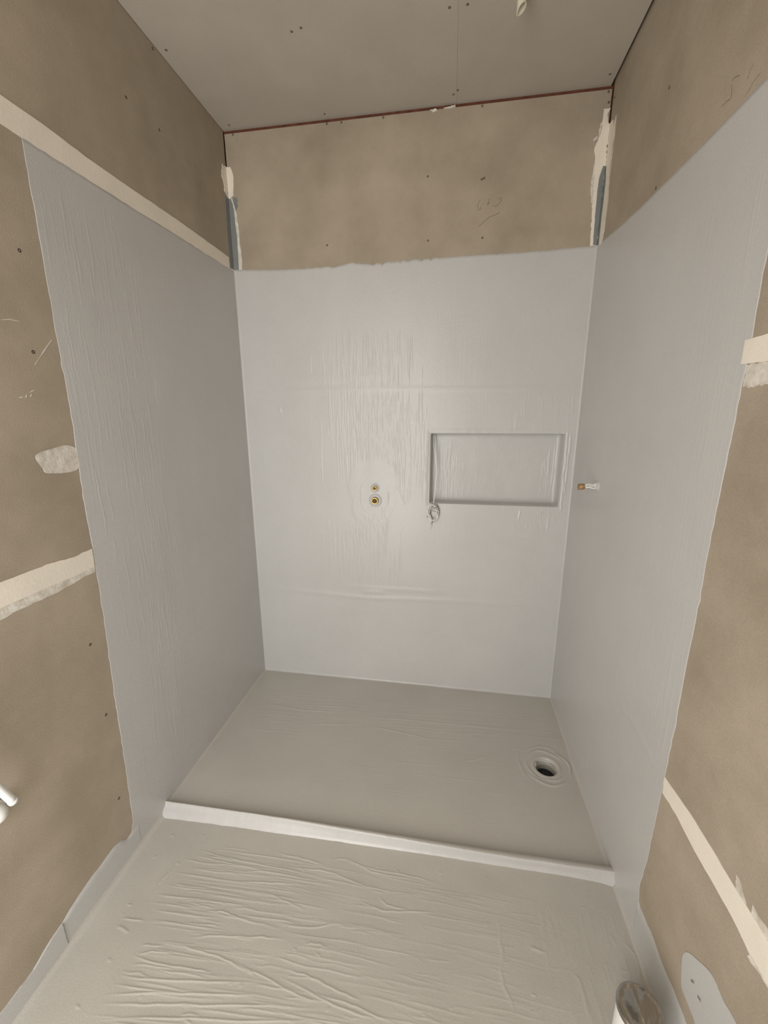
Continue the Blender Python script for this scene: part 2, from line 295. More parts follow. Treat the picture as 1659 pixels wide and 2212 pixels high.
wall_front = tag(boxes('wall_front', [(-.1, dx0, YB-.1, YB-.002, -.13, H+.03), (dx1, W+.1, YB-.1, YB-.002, -.13, H+.03), (dx0, dx1, YB-.1, YB-.002, dz1, H+.03)], M['board']),
                 'brown board wall behind the viewer with a doorway', 'wall', 'structure')

# plasterboard sheets, each its own piece, with open joints between them
g = .0015
def sheets_side(parent, xs, zs):
    for z0, z1 in zs:
        boxes('plasterboard_sheet', [(xs[0], xs[1], YB, -.002 if xs[0] < 0 else -.004, z0+g, z1-g)], M['board'], parent)
sheets_side(wall_left, (-.013, 0), [(-.13, .94), (.94, 1.918), (1.918, H)])
sheets_side(wall_right, (W, W+.013), [(-.13, .494), (.494, 1.418), (1.418, H+.02)])
bx0, bx1 = .004, W-.005
boxes('plasterboard_sheet', [(bx0, bx1, 0, .013, -.13, .475-g)], M['board'], wall_back)
boxes('plasterboard_sheet', [(bx0, NX0-.001, 0, .013, .475+g, 1.415-g), (NX1+.001, bx1, 0, .013, .475+g, 1.415-g),
                             (NX0-.001, NX1+.001, 0, .013, .475+g, NZ0-.001), (NX0-.001, NX1+.001, 0, .013, NZ1+.001, 1.415-g)], M['board'], wall_back)
boxes('plasterboard_sheet', [(bx0, bx1, 0, .013, 1.415+g, 2.3885)], M['board'], wall_back)
boxes('ceiling_panel', [(-.0, .9084, YB, .013, H, H+.013)], M['ceil'], ceiling)
boxes('ceiling_panel', [(.9088, W-.009, YB, .013, H, H+.013)], M['ceil'], ceiling)
boxes('timber_batten', [(0, W, .0045, .0135, 2.37, H)], M['timber'], wall_back)

# ------------------------------------------------------------------ waterproofing coats (relief modelled)
T = .0005
def brush(Hm, us, vs, n, ub, vb, length, w, h, lean=.0, wob=.002, seed=0, bias=None):
    r = np.random.default_rng(seed)
    for _ in range(n):
        u = r.uniform(*ub) if bias is None else np.clip(r.normal(*bias), *ub)
        v = r.uniform(*vb); L = r.uniform(*length); k = 4
        q = [(u+lean*(t*L)+r.normal()*wob, v-t*L) for t in np.linspace(0, 1, k)]
        stroke(Hm, us, vs, q, w*r.uniform(.7, 1.3), h*r.uniform(.35, 1.0))
def rim(Hm, edges):
    np.maximum(Hm, .00025, out=Hm)
    for e in edges:
        if e == 'u0': Hm[0, :] = -.0003
        if e == 'u1': Hm[-1, :] = -.0003
        if e == 'v0': Hm[:, 0] = -.0003
        if e == 'v1': Hm[:, -1] = -.0003

# left wall: nominal u = -y in 0..0.9, v = z in 0..1.895
us = axis((0, .8995, .0015), (.8995, .9, .0005)); vs = axis((-.03, 1.8945, .009), (1.8945, 1.895, .0005))
Hm = np.zeros((len(us), len(vs)))
brush(Hm, us, vs, 150, (.45, .885), (.55, 1.75), (.03, .22), .0010, .0006, seed=1, bias=(.70, .075), lean=-.02)
brush(Hm, us, vs, 50, (.5, .88), (.15, .8), (.03, .25), .0010, .0006, seed=2, bias=(.66, .08), lean=.02)
brush(Hm, us, vs, 260, (.02, .89), (.1, 1.87), (.03, .3), .0014, .00016, seed=3)
brush(Hm, us, vs, 60, (.6, .89), (1.2, 1.88), (.05, .3), .0012, .0004, seed=4)
Hm += T+smooth_noise(us, vs, .05, .16, 5)*.00015
rim(Hm, ['u1', 'v1'])
ye = np.interp(vs, [p[1] for p in L_edge[::-1]], [-p[0] for p in L_edge[::-1]])+smooth_noise(vs, np.array([0, 1.]), .02, 1, 6)[:, 0]*.0008
zt = np.interp(us, [.03, .406, .639, .898], [1.903, 1.897, 1.893, 1.891])
U = us[:, None]*(ye/.9)[None, :]; V = -.03+(vs+.03)[None, :]*((zt+.03)/1.925)[:, None]
field('membrane_coat', np.stack([Hm, -U, V], -1), M['membrane'], wall_left)

# right wall
us = axis((0, .9395, .0016), (.9395, .94, .0005)); vs = axis((-.03, 1.8745, .009), (1.8745, 1.875, .0005))
Hm = np.zeros((len(us), len(vs)))
brush(Hm, us, vs, 150, (.45, .935), (.55, 1.8), (.05, .35), .0014, .0004, seed=11, bias=(.86, .09), lean=.01)
brush(Hm, us, vs, 240, (.05, .93), (.1, 1.85), (.05, .35), .0015, .00014, seed=12)
for q, w, h in ((R_seam, .002, .0010), (R_seam2, .004, .0018), (R_seam3, .003, .0012)):
    stroke(Hm, us, vs, [(-a, b) for a, b in q], w, h)
for a, b in ((.61, .70), (.62, .56), (.30, .985), (.33, .30), (.36, .22), (.5, .12)):
    stroke(Hm, us, vs, [(a, b), (a+.012, b+.003)], .003, .0014, False)
Hm += T+smooth_noise(us, vs, .05, .16, 13)*.00015
rim(Hm, ['u1', 'v1'])
ye = np.interp(vs, [p[1] for p in R_edge[::-1]], [-p[0] for p in R_edge[::-1]])+smooth_noise(vs, np.array([0, 1.]), .02, 1, 14)[:, 0]*.0009
zt = np.interp(us, [-p[0] for p in R_top], [p[1] for p in R_top])
U = us[:, None]*(ye/.94)[None, :]; V = -.03+(vs+.03)[None, :]*((zt+.03)/1.905)[:, None]
field('membrane_coat', np.stack([W-Hm, -U, V], -1), M['membrane'], wall_right, flip=True)

# back wall with the niche opening
us = axis((0, NX0, .0016), (NX0, NX1, .0016), (NX1, W, .0016)); vs = axis((-.01, NZ0, .009), (NZ0, NZ1, .009), (NZ1, 1.8995, .009), (1.8995, 1.9, .0005))
Hm = np.zeros((len(us), len(vs)))
brush(Hm, us, vs, 300, (.25, .80), (1.15, 1.68), (.04, .28), .0013, .0010, seed=21, bias=(.58, .10), lean=.01)
brush(Hm, us, vs, 260, (.45, .72), (1.12, 1.40), (.05, .22), .0013, .0013, seed=22, bias=(.60, .055), lean=.05)
brush(Hm, us, vs, 150, (.28, .75), (.62, .86), (.05, .2), .0014, .0011, seed=23, bias=(.53, .09))
brush(Hm, us, vs, 500, (.02, 1.40), (.1, 1.88), (.05, .3), .0016, .00018, seed=24)
brush(Hm, us, vs, 90, (.72, .84), (.95, 1.35), (.03, .12), .0016, .0008, seed=25)
brush(Hm, us, vs, 60, (1.15, 1.41), (1.22, 1.42), (.02, .10), .0016, .0009, seed=26)
brush(Hm, us, vs, 40, (1.2, 1.41), (.78, .92), (.02, .06), .002, .0012, seed=27, lean=.3)
patch = np.array(B_tappatch); pc = patch.mean(0)
ang = np.arctan2(patch[:, 1]-pc[1], patch[:, 0]-pc[0]); rad = np.hypot(patch[:, 0]-pc[0], patch[:, 1]-pc[1]); k = np.argsort(ang)
A = np.arctan2(vs[None, :]-pc[1], us[:, None]-pc[0]); Rr = np.hypot(vs[None, :]-pc[1], us[:, None]-pc[0])
Rb = np.interp(A, np.r_[ang[k][-1]-2*np.pi, ang[k], ang[k][0]+2*np.pi], np.r_[rad[k][-1], rad[k], rad[k][0]])
inside = np.clip((Rb-Rr)/.014+.5, 0, 1)
sw = (1-inside)
Hm = Hm*sw+inside*.0006
Hs = np.zeros_like(Hm)
for rr, a0, a1, h in ((.085, 1.9, 4.6, .0016), (.088, -1.3, .6, .0017), (.11, -2.5, -.7, .0016), (.06, -2.6, -.3, .0010), (.07, .6, 2.4, .0009), (.045, -2.3, -.9, .0012)):
    stroke(Hs, us, vs, [(.594+rr*.75*math.cos(t), .95+rr*math.sin(t)) for t in np.linspace(a0, a1, 9)], .0025, h)
for q in ([(.70, .995), (.715, .965), (.735, .92)], [(.545, .86), (.555, .845)], [(.585, 1.045), (.60, 1.048)], [(.63, .90), (.655, .84)], [(.60, .87), (.585, .83)]):
    stroke(Hs, us, vs, q, .003, .0016, False)
for q, w, h in ((B_seam1, .006, .0022), (B_seam1b, .006, .0010), (B_seam2, .007, .0026), (B_seam2b, .006, .0018), (B_seam2c, .006, .0034)):
    stroke(Hs, us, vs, q, w, h)
# thick brushing round the niche lip and at the foot of the wall
for q in ([(NX0-.012, NZ0-.004), (NX0-.012, 1.08), (NX0-.010, NZ1+.006)], [(NX0-.006, NZ1+.010), (1.1, NZ1+.009), (NX1-.02, NZ1+.012)],
          [(NX1+.008, NZ1+.004), (NX1+.011, 1.08), (NX1+.009, NZ0-.01)], [(NX1+.022, NZ1-.01), (NX1+.02, 1.1), (NX1+.017, .98)]):
    q = np.array(q); q = np.stack([np.interp(np.linspace(0, 2, 25), [0, 1, 2], q[:, i]) for i in (0, 1)], 1)+rng.normal(size=(25, 2))*.0018
    stroke(Hs, us, vs, q, .0035, .0022, False)
for q in ([(1.31, .89), (1.335, .915)], [(1.345, .855), (1.355, .875), (1.352, .83)], [(1.23, .87), (1.235, .90)], [(.855, .835), (.852, .815)], [(1.03, .075), (1.06, .03), (1.10, .012)], [(.868, .025), (.88, .02)], [(.17, 1.33), (.172, 1.325)]):
    stroke(Hs, us, vs, q, .0035, .0024, False)
Hm = np.maximum(Hm, Hs)+T+smooth_noise(us, vs, .05, .16, 28)*.00015
dn = np.maximum(np.maximum(NX0-us[:, None], us[:, None]-NX1), np.maximum(NZ0-vs[None, :], vs[None, :]-NZ1))
Hm -= .0022*np.clip(1-np.abs(dn)/.004, 0, 1)
rim(Hm, ['v1'])
zt = np.interp(us, [p[0] for p in B_top], [p[1] for p in B_top])+smooth_noise(us, np.array([0, 1.]), .012, 1, 29)[:, 0]*(.0005+.0016*((us > .42)&(us < .85)))
V = -.01+(vs+.01)[None, :]*np.ones((len(us), 1)); top = np.clip((vs-1.4)/.5, 0, 1)[None, :]
V = V+top*(zt[:, None]-1.9)
uc = .5*(us[1:]+us[:-1]); vc = .5*(vs[1:]+vs[:-1])
keep = ~(((uc > NX0)&(uc < NX1))[:, None] & ((vc > NZ0)&(vc < NZ1))[None, :])
field('membrane_coat', np.stack([us[:, None]*np.ones_like(V), -Hm, V], -1), M['membrane'], wall_back, keep, flip=True)

# niche lining: five faces with rounded inner corners, coated
def niche():
    nr = 5; r = .009; D = ND; v = []; f = []
    ring = lambda off, y: [(NX0+off, y, NZ0+off), (NX1-off, y, NZ0+off), (NX1-off, y, NZ1-off), (NX0+off, y, NZ1-off)]
    # subdivide each side so the surface can be uneven
    def rect(off, y, n=26):
        c = ring(off, y); out = []
        for i in range(4):
            a, b = Vector(c[i]), Vector(c[(i+1) % 4])
            for k in range(n): out.append(a.lerp(b, k/n))
        return out
    prof = [(-.0005, -.0012), (.0012, .0012), (.002, .006), (.0022, .02), (.0024, .04), (.003, D-.012), (.0045, D-.006), (.009, D-.0015), (.016, D)]
    n = 26*4
    for o_, y in prof:
        for p in rect(o_, y):
            d = noise.noise(p*18)*.0012+noise.noise(p*60)*.0005 if y > .003 else 0
            v.append((p.x+d*.6, p.y, p.z+d*.6))
    for i in range(len(prof)-1):
        for k in range(n): f.append((i*n+k, i*n+(k+1) % n, (i+1)*n+(k+1) % n, (i+1)*n+k))
    o = mesh('niche_lining', v, f, M['membrane'], wall_back, True); recalc(o)
    if True:
        bm = bmesh.new(); bm.from_mesh(o.data); bm.faces.ensure_lookup_table()
        c = bm.faces[0].calc_center_median(); mid = Vector(((NX0+NX1)/2, .03, (NZ0+NZ1)/2))
        if bm.faces[0].normal.dot(mid-c) < 0: bmesh.ops.reverse_faces(bm, faces=bm.faces)
        bm.to_mesh(o.data); bm.free()
    # back panel with brush marks
    a = axis((NX0+.006, NX1-.006, .002)); b = axis((NZ0+.006, NZ1-.006, .003)); Hn = np.zeros((len(a), len(b)))
    brush(Hn, a, b, 25, (.87, .95), (1.0, 1.2), (.03, .12), .0018, .0012, seed=31); brush(Hn, a, b, 14, (1.32, 1.375), (1.0, 1.2), (.03, .15), .0018, .0016, seed=32)
    brush(Hn, a, b, 60, (.86, 1.37), (.95, 1.21), (.02, .1), .002, .0004, seed=33)
    for q in ([(1.352, 1.18), (1.346, 1.12), (1.35, 1.07), (1.343, 1.04)], [(1.368, 1.2), (1.37, 1.1), (1.366, .96)]): stroke(Hn, a, b, q, .002, .0018)
    Hn += smooth_noise(a, b, .04, .06, 34)*.0004
    field('niche_back', np.stack([a[:, None]*np.ones_like(Hn), ND-Hn-.0002, np.ones((len(a), 1))*b[None, :]], -1), M['membrane'], wall_back, flip=True)
niche()

# shower tray floor, front floor
FZ = lambda x: -.020+.014*x/W            # the front floor lies a little lower towards the left
DR = (1.331, -.413, .041)                # drain centre and bore
def cove(d, r): return np.where(d < r, r-np.sqrt(np.maximum(r*r-(r-np.clip(d, 0, r))**2, 0)), -1)
us = axis((0, .04, .002), (.04, W-.05, .0032), (W-.05, W, .002)); vs = axis((-.786, -.03, .0032), (-.03, 0, .002))
Hm = np.zeros((len(us), len(vs)))
for q in FS: stroke(Hm, us, vs, q, .0026, .0016)
r = np.random.default_rng(41)
for _ in range(190):
    x = r.uniform(.05, 1.2); y = -.14-abs(r.normal())*.12; L = r.uniform(.05, .35)
    stroke(Hm, us, vs, [(x, y), (x+L*.5, y+.03*L+r.normal()*.002), (x+L, y+.05*L)], .0026, r.uniform(.0001, .0007))
for _ in range(90):
    x = r.uniform(.05, 1.2); y = r.uniform(-.72, -.35); L = r.uniform(.02, .12)
    stroke(Hm, us, vs, [(x, y), (x+L, y+r.normal()*.003)], .003, r.uniform(.0001, .0004))
for rr, a0, a1, h in ((.075, .3, 2.9, .0022), (.082, -2.6, -.7, .0022), (.07, 2.8, 4.3, .0014), (.088, -.5, 1.2, .0022), (.095, .8, 2.4, .0014), (.062, -1.9, -.6, .002), (.10, 2.4, 4.0, .0010)):
    stroke(Hm, us, vs, [(DR[0]+rr*(1+.04*math.sin(5*t+70*rr))*math.cos(t), DR[1]+rr*(1+.04*math.sin(4*t+90*rr))*math.sin(t)) for t in np.linspace(a0, a1, 12)], .0034, h*1.5)
dd = np.hypot(us[:, None]-DR[0], vs[None, :]-DR[1])
Hm += smooth_noise(us, vs, .12, .08, 42)*.0004 - .004*np.exp(-(dd/.12)**2)
dcurb = vs[None, :]+.79
Hm += -.010*np.clip(1-dcurb/.16, 0, 1)**1.5
Hm = np.maximum(np.maximum(Hm, cove(us, .008)[:, None]), np.maximum(cove(W-us, .007)[:, None], cove(-vs, .008)[None, :]))
uc = .5*(us[1:]+us[:-1]); vc = .5*(vs[1:]+vs[:-1])
field('shower_membrane_coat', np.stack([us[:, None]*np.ones_like(Hm), vs[None, :]*np.ones_like(Hm), Hm], -1), M['floor_membrane'], floor, np.hypot(uc[:, None]-DR[0], vc[None, :]-DR[1]) > DR[2]+.004)

us = axis((0, .05, .002), (.05, W-.05, .0030), (W-.05, W, .002)); vs = axis((YB-.1, -1.42, .06), (-1.42, -.797, .0013))
Hm = np.zeros((len(us), len(vs)))
for q in FF:
    qq = np.array([(p.x, p.y) for p in bezier([(a, b, 0) for a, b in q], 5)])+rng.normal(size=(5*(len(q)-1)+1, 2))*.0008
    stroke(Hm, us, vs, qq, .0021 if abs(q[-1][0]-q[0][0]) > .05 else .0030, .0012)
r = np.random.default_rng(51)
for _ in range(440):
    x = r.uniform(.12, 1.15); y = r.uniform(-1.40, -.875); L = r.uniform(.05, .30)*(1.1-.45*x); sl = .02+.10*(-y-.9)/.4*(1-x) - .06*x
    n = 5; t = np.linspace(0, 1, n)
    q = np.stack([x+L*t, y+sl*L*t+np.cumsum(r.normal(size=n))*.0018], 1)
    h = r.uniform(.0002, .0011)*(1.15-.65*x)
    stroke(Hm, us, vs, q, r.uniform(.0016, .0023), h)
for _ in range(60):                          # short cross strokes by the right wall
    x = r.uniform(1.2, 1.40); y = r.uniform(-1.10, -.87); L = r.uniform(.02, .08)
    stroke(Hm, us, vs, [(x, y), (x+r.normal()*.004, y-L)], .0028, r.uniform(.0002, .0006))
for _ in range(70):                          # flecks
    x = r.uniform(.03, 1.4); y = r.uniform(-1.4, -.84); stroke(Hm, us, vs, [(x, y), (x+r.normal()*.006, y+r.normal()*.003)], .0022, r.uniform(.0005, .0012), False)
Hm += smooth_noise(us, vs, .10, .05, 52)*.0005
Hm = np.maximum(np.maximum(Hm, cove(us-.001, .016)[:, None]), cove(W-us, .010)[:, None])+FZ(us)[:, None]
field('front_membrane_coat', np.stack([us[:, None]*np.ones_like(Hm), vs[None, :]*np.ones_like(Hm), Hm], -1), M['floor_membrane'], floor)

# shower curb: low angle under the coating
def curb():
    n = 420; v = []; f = []
    for i in range(n+1):
        x = W*i/n; s = i/n
        j = noise.noise(Vector((x*14, 0, 3)))*.0010+noise.noise(Vector((x*60, 0, 9)))*.0006
        topw = .0042+.0095*min(1, max(0, (s-.25)/.55))+j*1.2
        top = .015+.008*min(1, s*3)+.006*max(0, (s-.75)/.25)
        yb = -.784+.001*s; fz = FZ(x); k = noise.noise(Vector((x*25, 5, 1)))*.0012
        yf = yb-topw
        foot = float(np.interp(x, [0, .06, .2, .4, .8, 1.3, 1.40, W], [-.816, -.815, -.810, -.8075, -.802, -.8015, -.806, -.812]))+k; sl = min(1, max(0, (s-.3)/.4))
        prof = [(yb+.007*sl+.003, -.03), (yb+.006*sl+.0008, top-.007*sl-.002), (yb+.005*sl-.0006, top-.0055*sl), (yf+.001, top-.0006), (yf-.0010, top-.0030), (yf-.0016, top-.009), ((yf+foot)*.5+.001, (top+fz)*.5), (foot+.004, fz+.0075), (foot+.0018, fz+.0028), (foot-.002, fz-.0008)]
        v += [(x, a, b) for a, b in prof]
    m = 10
    for i in range(n):
        for q in range(m-1): f.append((i*m+q, (i+1)*m+q, (i+1)*m+q+1, i*m+q+1))
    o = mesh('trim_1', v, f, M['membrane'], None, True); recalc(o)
    bm = bmesh.new(); bm.from_mesh(o.data); bm.faces.ensure_lookup_table()
    if bm.faces[4].normal.y > 0: bmesh.ops.reverse_faces(bm, faces=bm.faces)
    bm.to_mesh(o.data); bm.free()
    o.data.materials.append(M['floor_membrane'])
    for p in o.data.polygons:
        if p.index % 9 in (0, 1, 2): p.material_index = 1  # top and back faces take the darker floor coat as painted shade
    return tag(o, 'low curb strip with painted shade on top, between shower tray and front floor', 'curb', 'structure')
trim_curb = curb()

# skirting returns of the coating along the foot of both side walls, in front of the shower
def skirt(side, pts, y0, parent, sgn):
    ys = axis((y0, 1.5, .006), (1.5, -YB, .1)); z = np.interp(ys, [-p[0] for p in pts], [p[1] for p in pts])+smooth_noise(ys, np.array([0, 1.]), .03, 1, 61)[:, 0]*.002
    tv = np.array([0, .08, .2, .4, .6, .8, .985, 1.0]); P = np.zeros((len(ys), len(tv), 3))
    for j, t in enumerate(tv):
        h = T+.0004+.0005*np.exp(-((t-.95)/.05)**2) if t < 1 else -.0003
        hh = np.full(len(ys), h)+smooth_noise(ys, np.array([0, 1.]), .05, 1, 62+j)[:, 0]*(.0002 if t < 1 else 0)
        if side == 'left': P[:, j] = np.stack([hh, -ys, -.03+(z+.03)*t], -1)
        else: P[:, j] = np.stack([W-hh, -ys, -.03+(z+.03)*t], -1)
    P[0, :, 0] = -.0008 if side == 'left' else W+.0008
    field('membrane_skirt', P, M['membrane'], parent, flip=(side == 'right'))
skirt('left', L_skirt, .90, wall_left, 1)
skirt('right', R_skirt, .92, wall_right, -1)
slab('membrane_lip', 'left', [(-.915, -.01), (-.915, .09), (-.926, .085), (-.938, .05), (-.955, .045), (-.955, -.01)], T*1.1, M['membrane'], wall_left, .0006)
slab('membrane_lap', 'left', [(-1.17, -.01), (-1.172, .062), (-1.20, .058), (-1.25, .040), (-1.32, .041), (-1.5, .042), (-1.5, -.01)], .0034, M['membrane'], wall_left, .0008)

# corner fillets of sealant under the coating
def fillet(name, p0, p1, a, b, r, parent, n=160, mat='membrane'):
    """concave bead along p0-p1, filling the corner between directions a and b"""
    p0, p1, a, b = map(Vector, (p0, p1, a, b)); v = []; f = []; m = 6
    for i in range(n+1):
        p = p0.lerp(p1, i/n); rr = r*(1+.22*noise.noise(p*22)+.12*noise.noise(p*90))
        for k in range(m+1):
            th = math.pi/2*k/m; v.append(p+a*(rr*(1-math.sin(th)))+b*(rr*(1-math.cos(th))))
    for i in range(n):
        for k in range(m): f.append((i*(m+1)+k, i*(m+1)+k+1, (i+1)*(m+1)+k+1, (i+1)*(m+1)+k))
    o = mesh(name, v, f, M[mat], parent, True)
    bm = bmesh.new(); bm.from_mesh(o.data); bm.faces.ensure_lookup_table(); bmesh.ops.recalc_face_normals(bm, faces=bm.faces)
    if bm.faces[0].normal.dot(a+b) < 0: bmesh.ops.reverse_faces(bm, faces=bm.faces)
    bm.to_mesh(o.data); bm.free(); return o
e = .0005
fillet('corner_fillet', (e, -e, -.01), (e, -e, 1.904), (1, 0, 0), (0, -1, 0), .0065, wall_back)
fillet('corner_fillet', (W-e, -e, -.01), (W-e, -e, 1.912), (-1, 0, 0), (0, -1, 0), .0070, wall_back)
fillet('floor_fillet', (0, -e, .0), (W, -e, .0), (0, -1, 0), (0, 0, 1), .0085, wall_back)

# ------------------------------------------------------------------ joint plaster, tape, marks
slab('joint_plaster', 'left', [(-.004, 1.899), (-.40, 1.896), (-.64, 1.892), (-.94, 1.8905), (-1.6, 1.89), (YB, 1.89), (YB, 1.948), (-1.6, 1.947), (-.93, 1.946), (-.84, 1.947), (-.705, 1.942), (-.579, 1.942), (-.373, 1.946), (-.044, 1.942), (-.02, 1.940)], .0011, M['cream'], wall_left, .0006, step=.02)
slab('joint_plaster', 'left', L_low_top+L_low_mid[::-1]+[(-1.3, .912), (-1.8, .910), (-1.8, .972), (-1.3, .970)], .0012, M['cream'], wall_left, .0006)
slab('plaster_smear', 'left', [(-.901, .918), (-.975, .917), (-1.06, .917), (-1.142, .916), (-1.8, .914), (-1.8, .885)]+L_low_bot, .0007, M['white_plaster'], wall_left, .0012)
slab('plaster_patch', 'left', rounded(L_patch), .0006, M['white_plaster'], wall_left, .0014)
slab('joint_plaster', 'right', [(-.936, 1.4365), (-.988, 1.438), (-2.0, 1.44), (-2.0, 1.394), (-1.001, 1.394), (-.936, 1.3965)], .0012, M['cream'], wall_right, .0005)
slab('plaster_smear', 'right', [(-.951, 1.394), (-1.001, 1.393), (-1.5, 1.392), (-1.5, 1.355), (-1.012, 1.357), (-.985, 1.3555), (-.952, 1.357)], .0008, M['white_plaster'], wall_right, .0012, step=.006)
slab('joint_plaster', 'right', R_low_bot+[(-1.8, .46), (-1.8, .524)]+R_low_top[::-1], .0013, M['cream'], wall_right, .0005)
slab('plaster_smear', 'right', R_spike1, .0006, M['white_plaster'], wall_right, .0006, step=.006)
slab('plaster_smear', 'right', R_spike2[:3]+[(-1.40, .545), (-1.40, .524)]+R_spike2[3:], .0006, M['white_plaster'], wall_right, .0008, step=.008)
slab('plaster_smear', 'right', [(-1.193, .466), (-1.27, .468), (-1.5, .466), (-1.5, .452), (-1.257, .457), (-1.238, .449), (-1.228, .450), (-1.232, .458), (-1.21, .463)], .0006, M['white_plaster'], wall_right, .0008, step=.006)
slab('membrane_patch', 'right', rounded(R_patch[:6]+[(-1.40, .34), (-1.40, .10), (-1.22, .12)]+R_patch[6:]), .0010, M['membrane'], wall_right, .0010)
for q in ([(-1.135, .222), (-1.142, .230)], [(-1.158, .222), (-1.166, .226)]):
    slab('coating_scrape', 'right', [(q[0][0], q[0][1]), (q[1][0], q[1][1]), (q[1][0]-.002, q[1][1]-.004), (q[0][0]-.001, q[0][1]-.004)], .0020, M['tape'], wall_right, 0)
slab('joint_plaster', 'back', BL_cream_B[:-1]+[(0.0, 2.168)], .0022, M['cream'], wall_back, .0010, step=.008)
slab('joint_plaster', 'left', BL_cream_L, .0020, M['cream'], wall_left, .0012, step=.008)
slab('corner_tape', 'back', BL_tape_B, .0014, M['tape'], wall_back, .0004)
slab('corner_tape', 'left', BL_tape_L, .0014, M['tape'], wall_left, .0006)
slab('joint_plaster', 'back', BL_thin, .0012, M['white_plaster'], wall_back, .0006)
slab('tape_smear', 'back', [(.015, 2.168), (.033, 2.170), (.040, 2.160), (.037, 2.135), (.026, 2.120), (.019, 2.145)], .0006, M['tape'], wall_back, .0010, step=.006)
slab('joint_plaster', 'back', BR_cream_B, .0012, M['cream'], wall_back, .0010, step=.008)
slab('joint_plaster', 'right', BR_cream_R, .0012, M['cream'], wall_right, .0014, step=.008)
slab('plaster_smear', 'back', [(1.404, 2.29), (1.399, 2.20), (1.392, 2.10), (1.399, 2.05), (1.405, 2.05), (1.406, 2.25), (1.411, 2.30)], .0008, M['white_plaster'], wall_back, .0012, step=.008)
slab('plaster_smear', 'right', [(-.050, 2.28), (-.060, 2.28), (-.066, 2.22), (-.058, 2.10), (-.070, 2.03), (-.064, 1.95), (-.054, 1.898), (-.042, 1.898), (-.05, 2.0), (-.038, 2.15)], .0009, M['white_plaster'], wall_right, .0012, step=.008)
slab('plaster_dab', 'back', BR_dab, .0018, M['white_plaster'], wall_back, .0008, step=.005)
slab('corner_tape', 'back', BR_tape_B, .0022, M['tape'], wall_back, .0004)
slab('corner_tape', 'right', BR_tape_R, .0022, M['tape'], wall_right, .0006)
slab('plaster_dab', 'back', [(.862, 2.3895), (.904, 2.3945), (.904, 2.3885), (.87, 2.385)], .004, M['white_plaster'], wall_back, .0008, step=.006)
slab('plaster_dab', 'back', [(.812, 2.389), (.835, 2.391), (.838, 2.384), (.825, 2.380)], .002, M['white_plaster'], wall_back, .0010, step=.005)
# scratches and flecks of plaster on the left board
def ribbon(name, side, pts, w, h, mat, parent):
    m = onto(side); v = []; f = []; n = len(pts)
    for i, p in enumerate(pts):
        a = np.array(pts[max(i-1, 0)]); b = np.array(pts[min(i+1, n-1)]); d = (b-a)/(np.linalg.norm(b-a) or 1); nn = np.array([-d[1], d[0]])
        ww = w*(.35 if i in (0, n-1) else 1)
        l = np.array(p)+nn*ww; q = np.array(p)-nn*ww
        v += [m(l[0], l[1], -.0004), m(p[0], p[1], h), m(q[0], q[1], -.0004)]
    for i in range(n-1):
        f += [(i*3, i*3+1, i*3+4, i*3+3), (i*3+1, i*3+2, i*3+5, i*3+4)]
    return recalc(mesh(name, v, f, mat, parent))
ribbon('scratch', 'left', L_scr1, .0016, .0006, M['white_plaster'], wall_left)
ribbon('scratch', 'left', L_scr2[:3], .0017, .0006, M['white_plaster'], wall_left)
ribbon('scratch', 'left', L_scr2[2:], .0010, .0006, M['white_plaster'], wall_left)
for a, b in (((-1.014, 1.349), (-1.003, 1.350)), ((-.998, 1.349), (-.995, 1.355)), ((-.988, 1.350), (-.983, 1.357)), ((-.989, 1.360), (-.975, 1.366))):
    ribbon('scratch', 'left', [a, ((a[0]+b[0])/2, (a[1]+b[1])/2), b], .0019, .0006, M['white_plaster'], wall_left)
# pencil writing: 640 with a stroke under it, and marks on the right wall
for q in B_pen:
    ribbon('pencil_mark', 'back', [(p.x, p.y) for p in bezier([(a, b, 0) for a, b in q], 4)], .0013, .0004, M['pencil'], wall_back)
for q in R_pen:
    ribbon('pencil_mark', 'right', [(p.x, p.y) for p in bezier([(a, b, 0) for a, b in q], 4)], .0013, .0004, M['pencil'], wall_right)

# screw heads: one mesh per wall direction, copied
def screw_mesh(side):
    m = onto(side); n = 10; v = []; f = []
    for r_, h in ((.0040, -.0006), (.0038, .0004), (.0022, .0004), (.0016, -.0002)):
        for k in range(n): v.append(m(r_*math.cos(2*math.pi*k/n), r_*math.sin(2*math.pi*k/n), h))
    for i in range(3):
        for k in range(n): f.append((i*n+k, i*n+(k+1) % n, (i+1)*n+(k+1) % n, (i+1)*n+k))
    f.append(tuple(3*n+k for k in range(n)))
    me = bpy.data.meshes.new('screw_head'); o0 = {'left': (0, 0, 0), 'right': (W, 0, 0), 'back': (0, 0, 0), 'ceil': (0, 0, H)}[side]
    me.from_pydata([(a-o0[0], b-o0[1], c-o0[2]) for a, b, c in v], [], f); me.materials.append(M['screw']); me.update()
    bm = bmesh.new(); bm.from_mesh(me); bmesh.ops.recalc_face_normals(bm, faces=bm.faces); bm.to_mesh(me); bm.free()
    return me
for side, par, pts in (('left', wall_left, L_screw), ('right', wall_right, R_screw), ('back', wall_back, B_screw), ('ceil', ceiling, C_screw)):
    me = screw_mesh(side); m = onto(side)
    for a, b in pts:
        if side == 'back' and b > 2.386: b = 2.383
        o = bpy.data.objects.new('screw_head', me); o.location = m(a, b, 0); link(o, par)

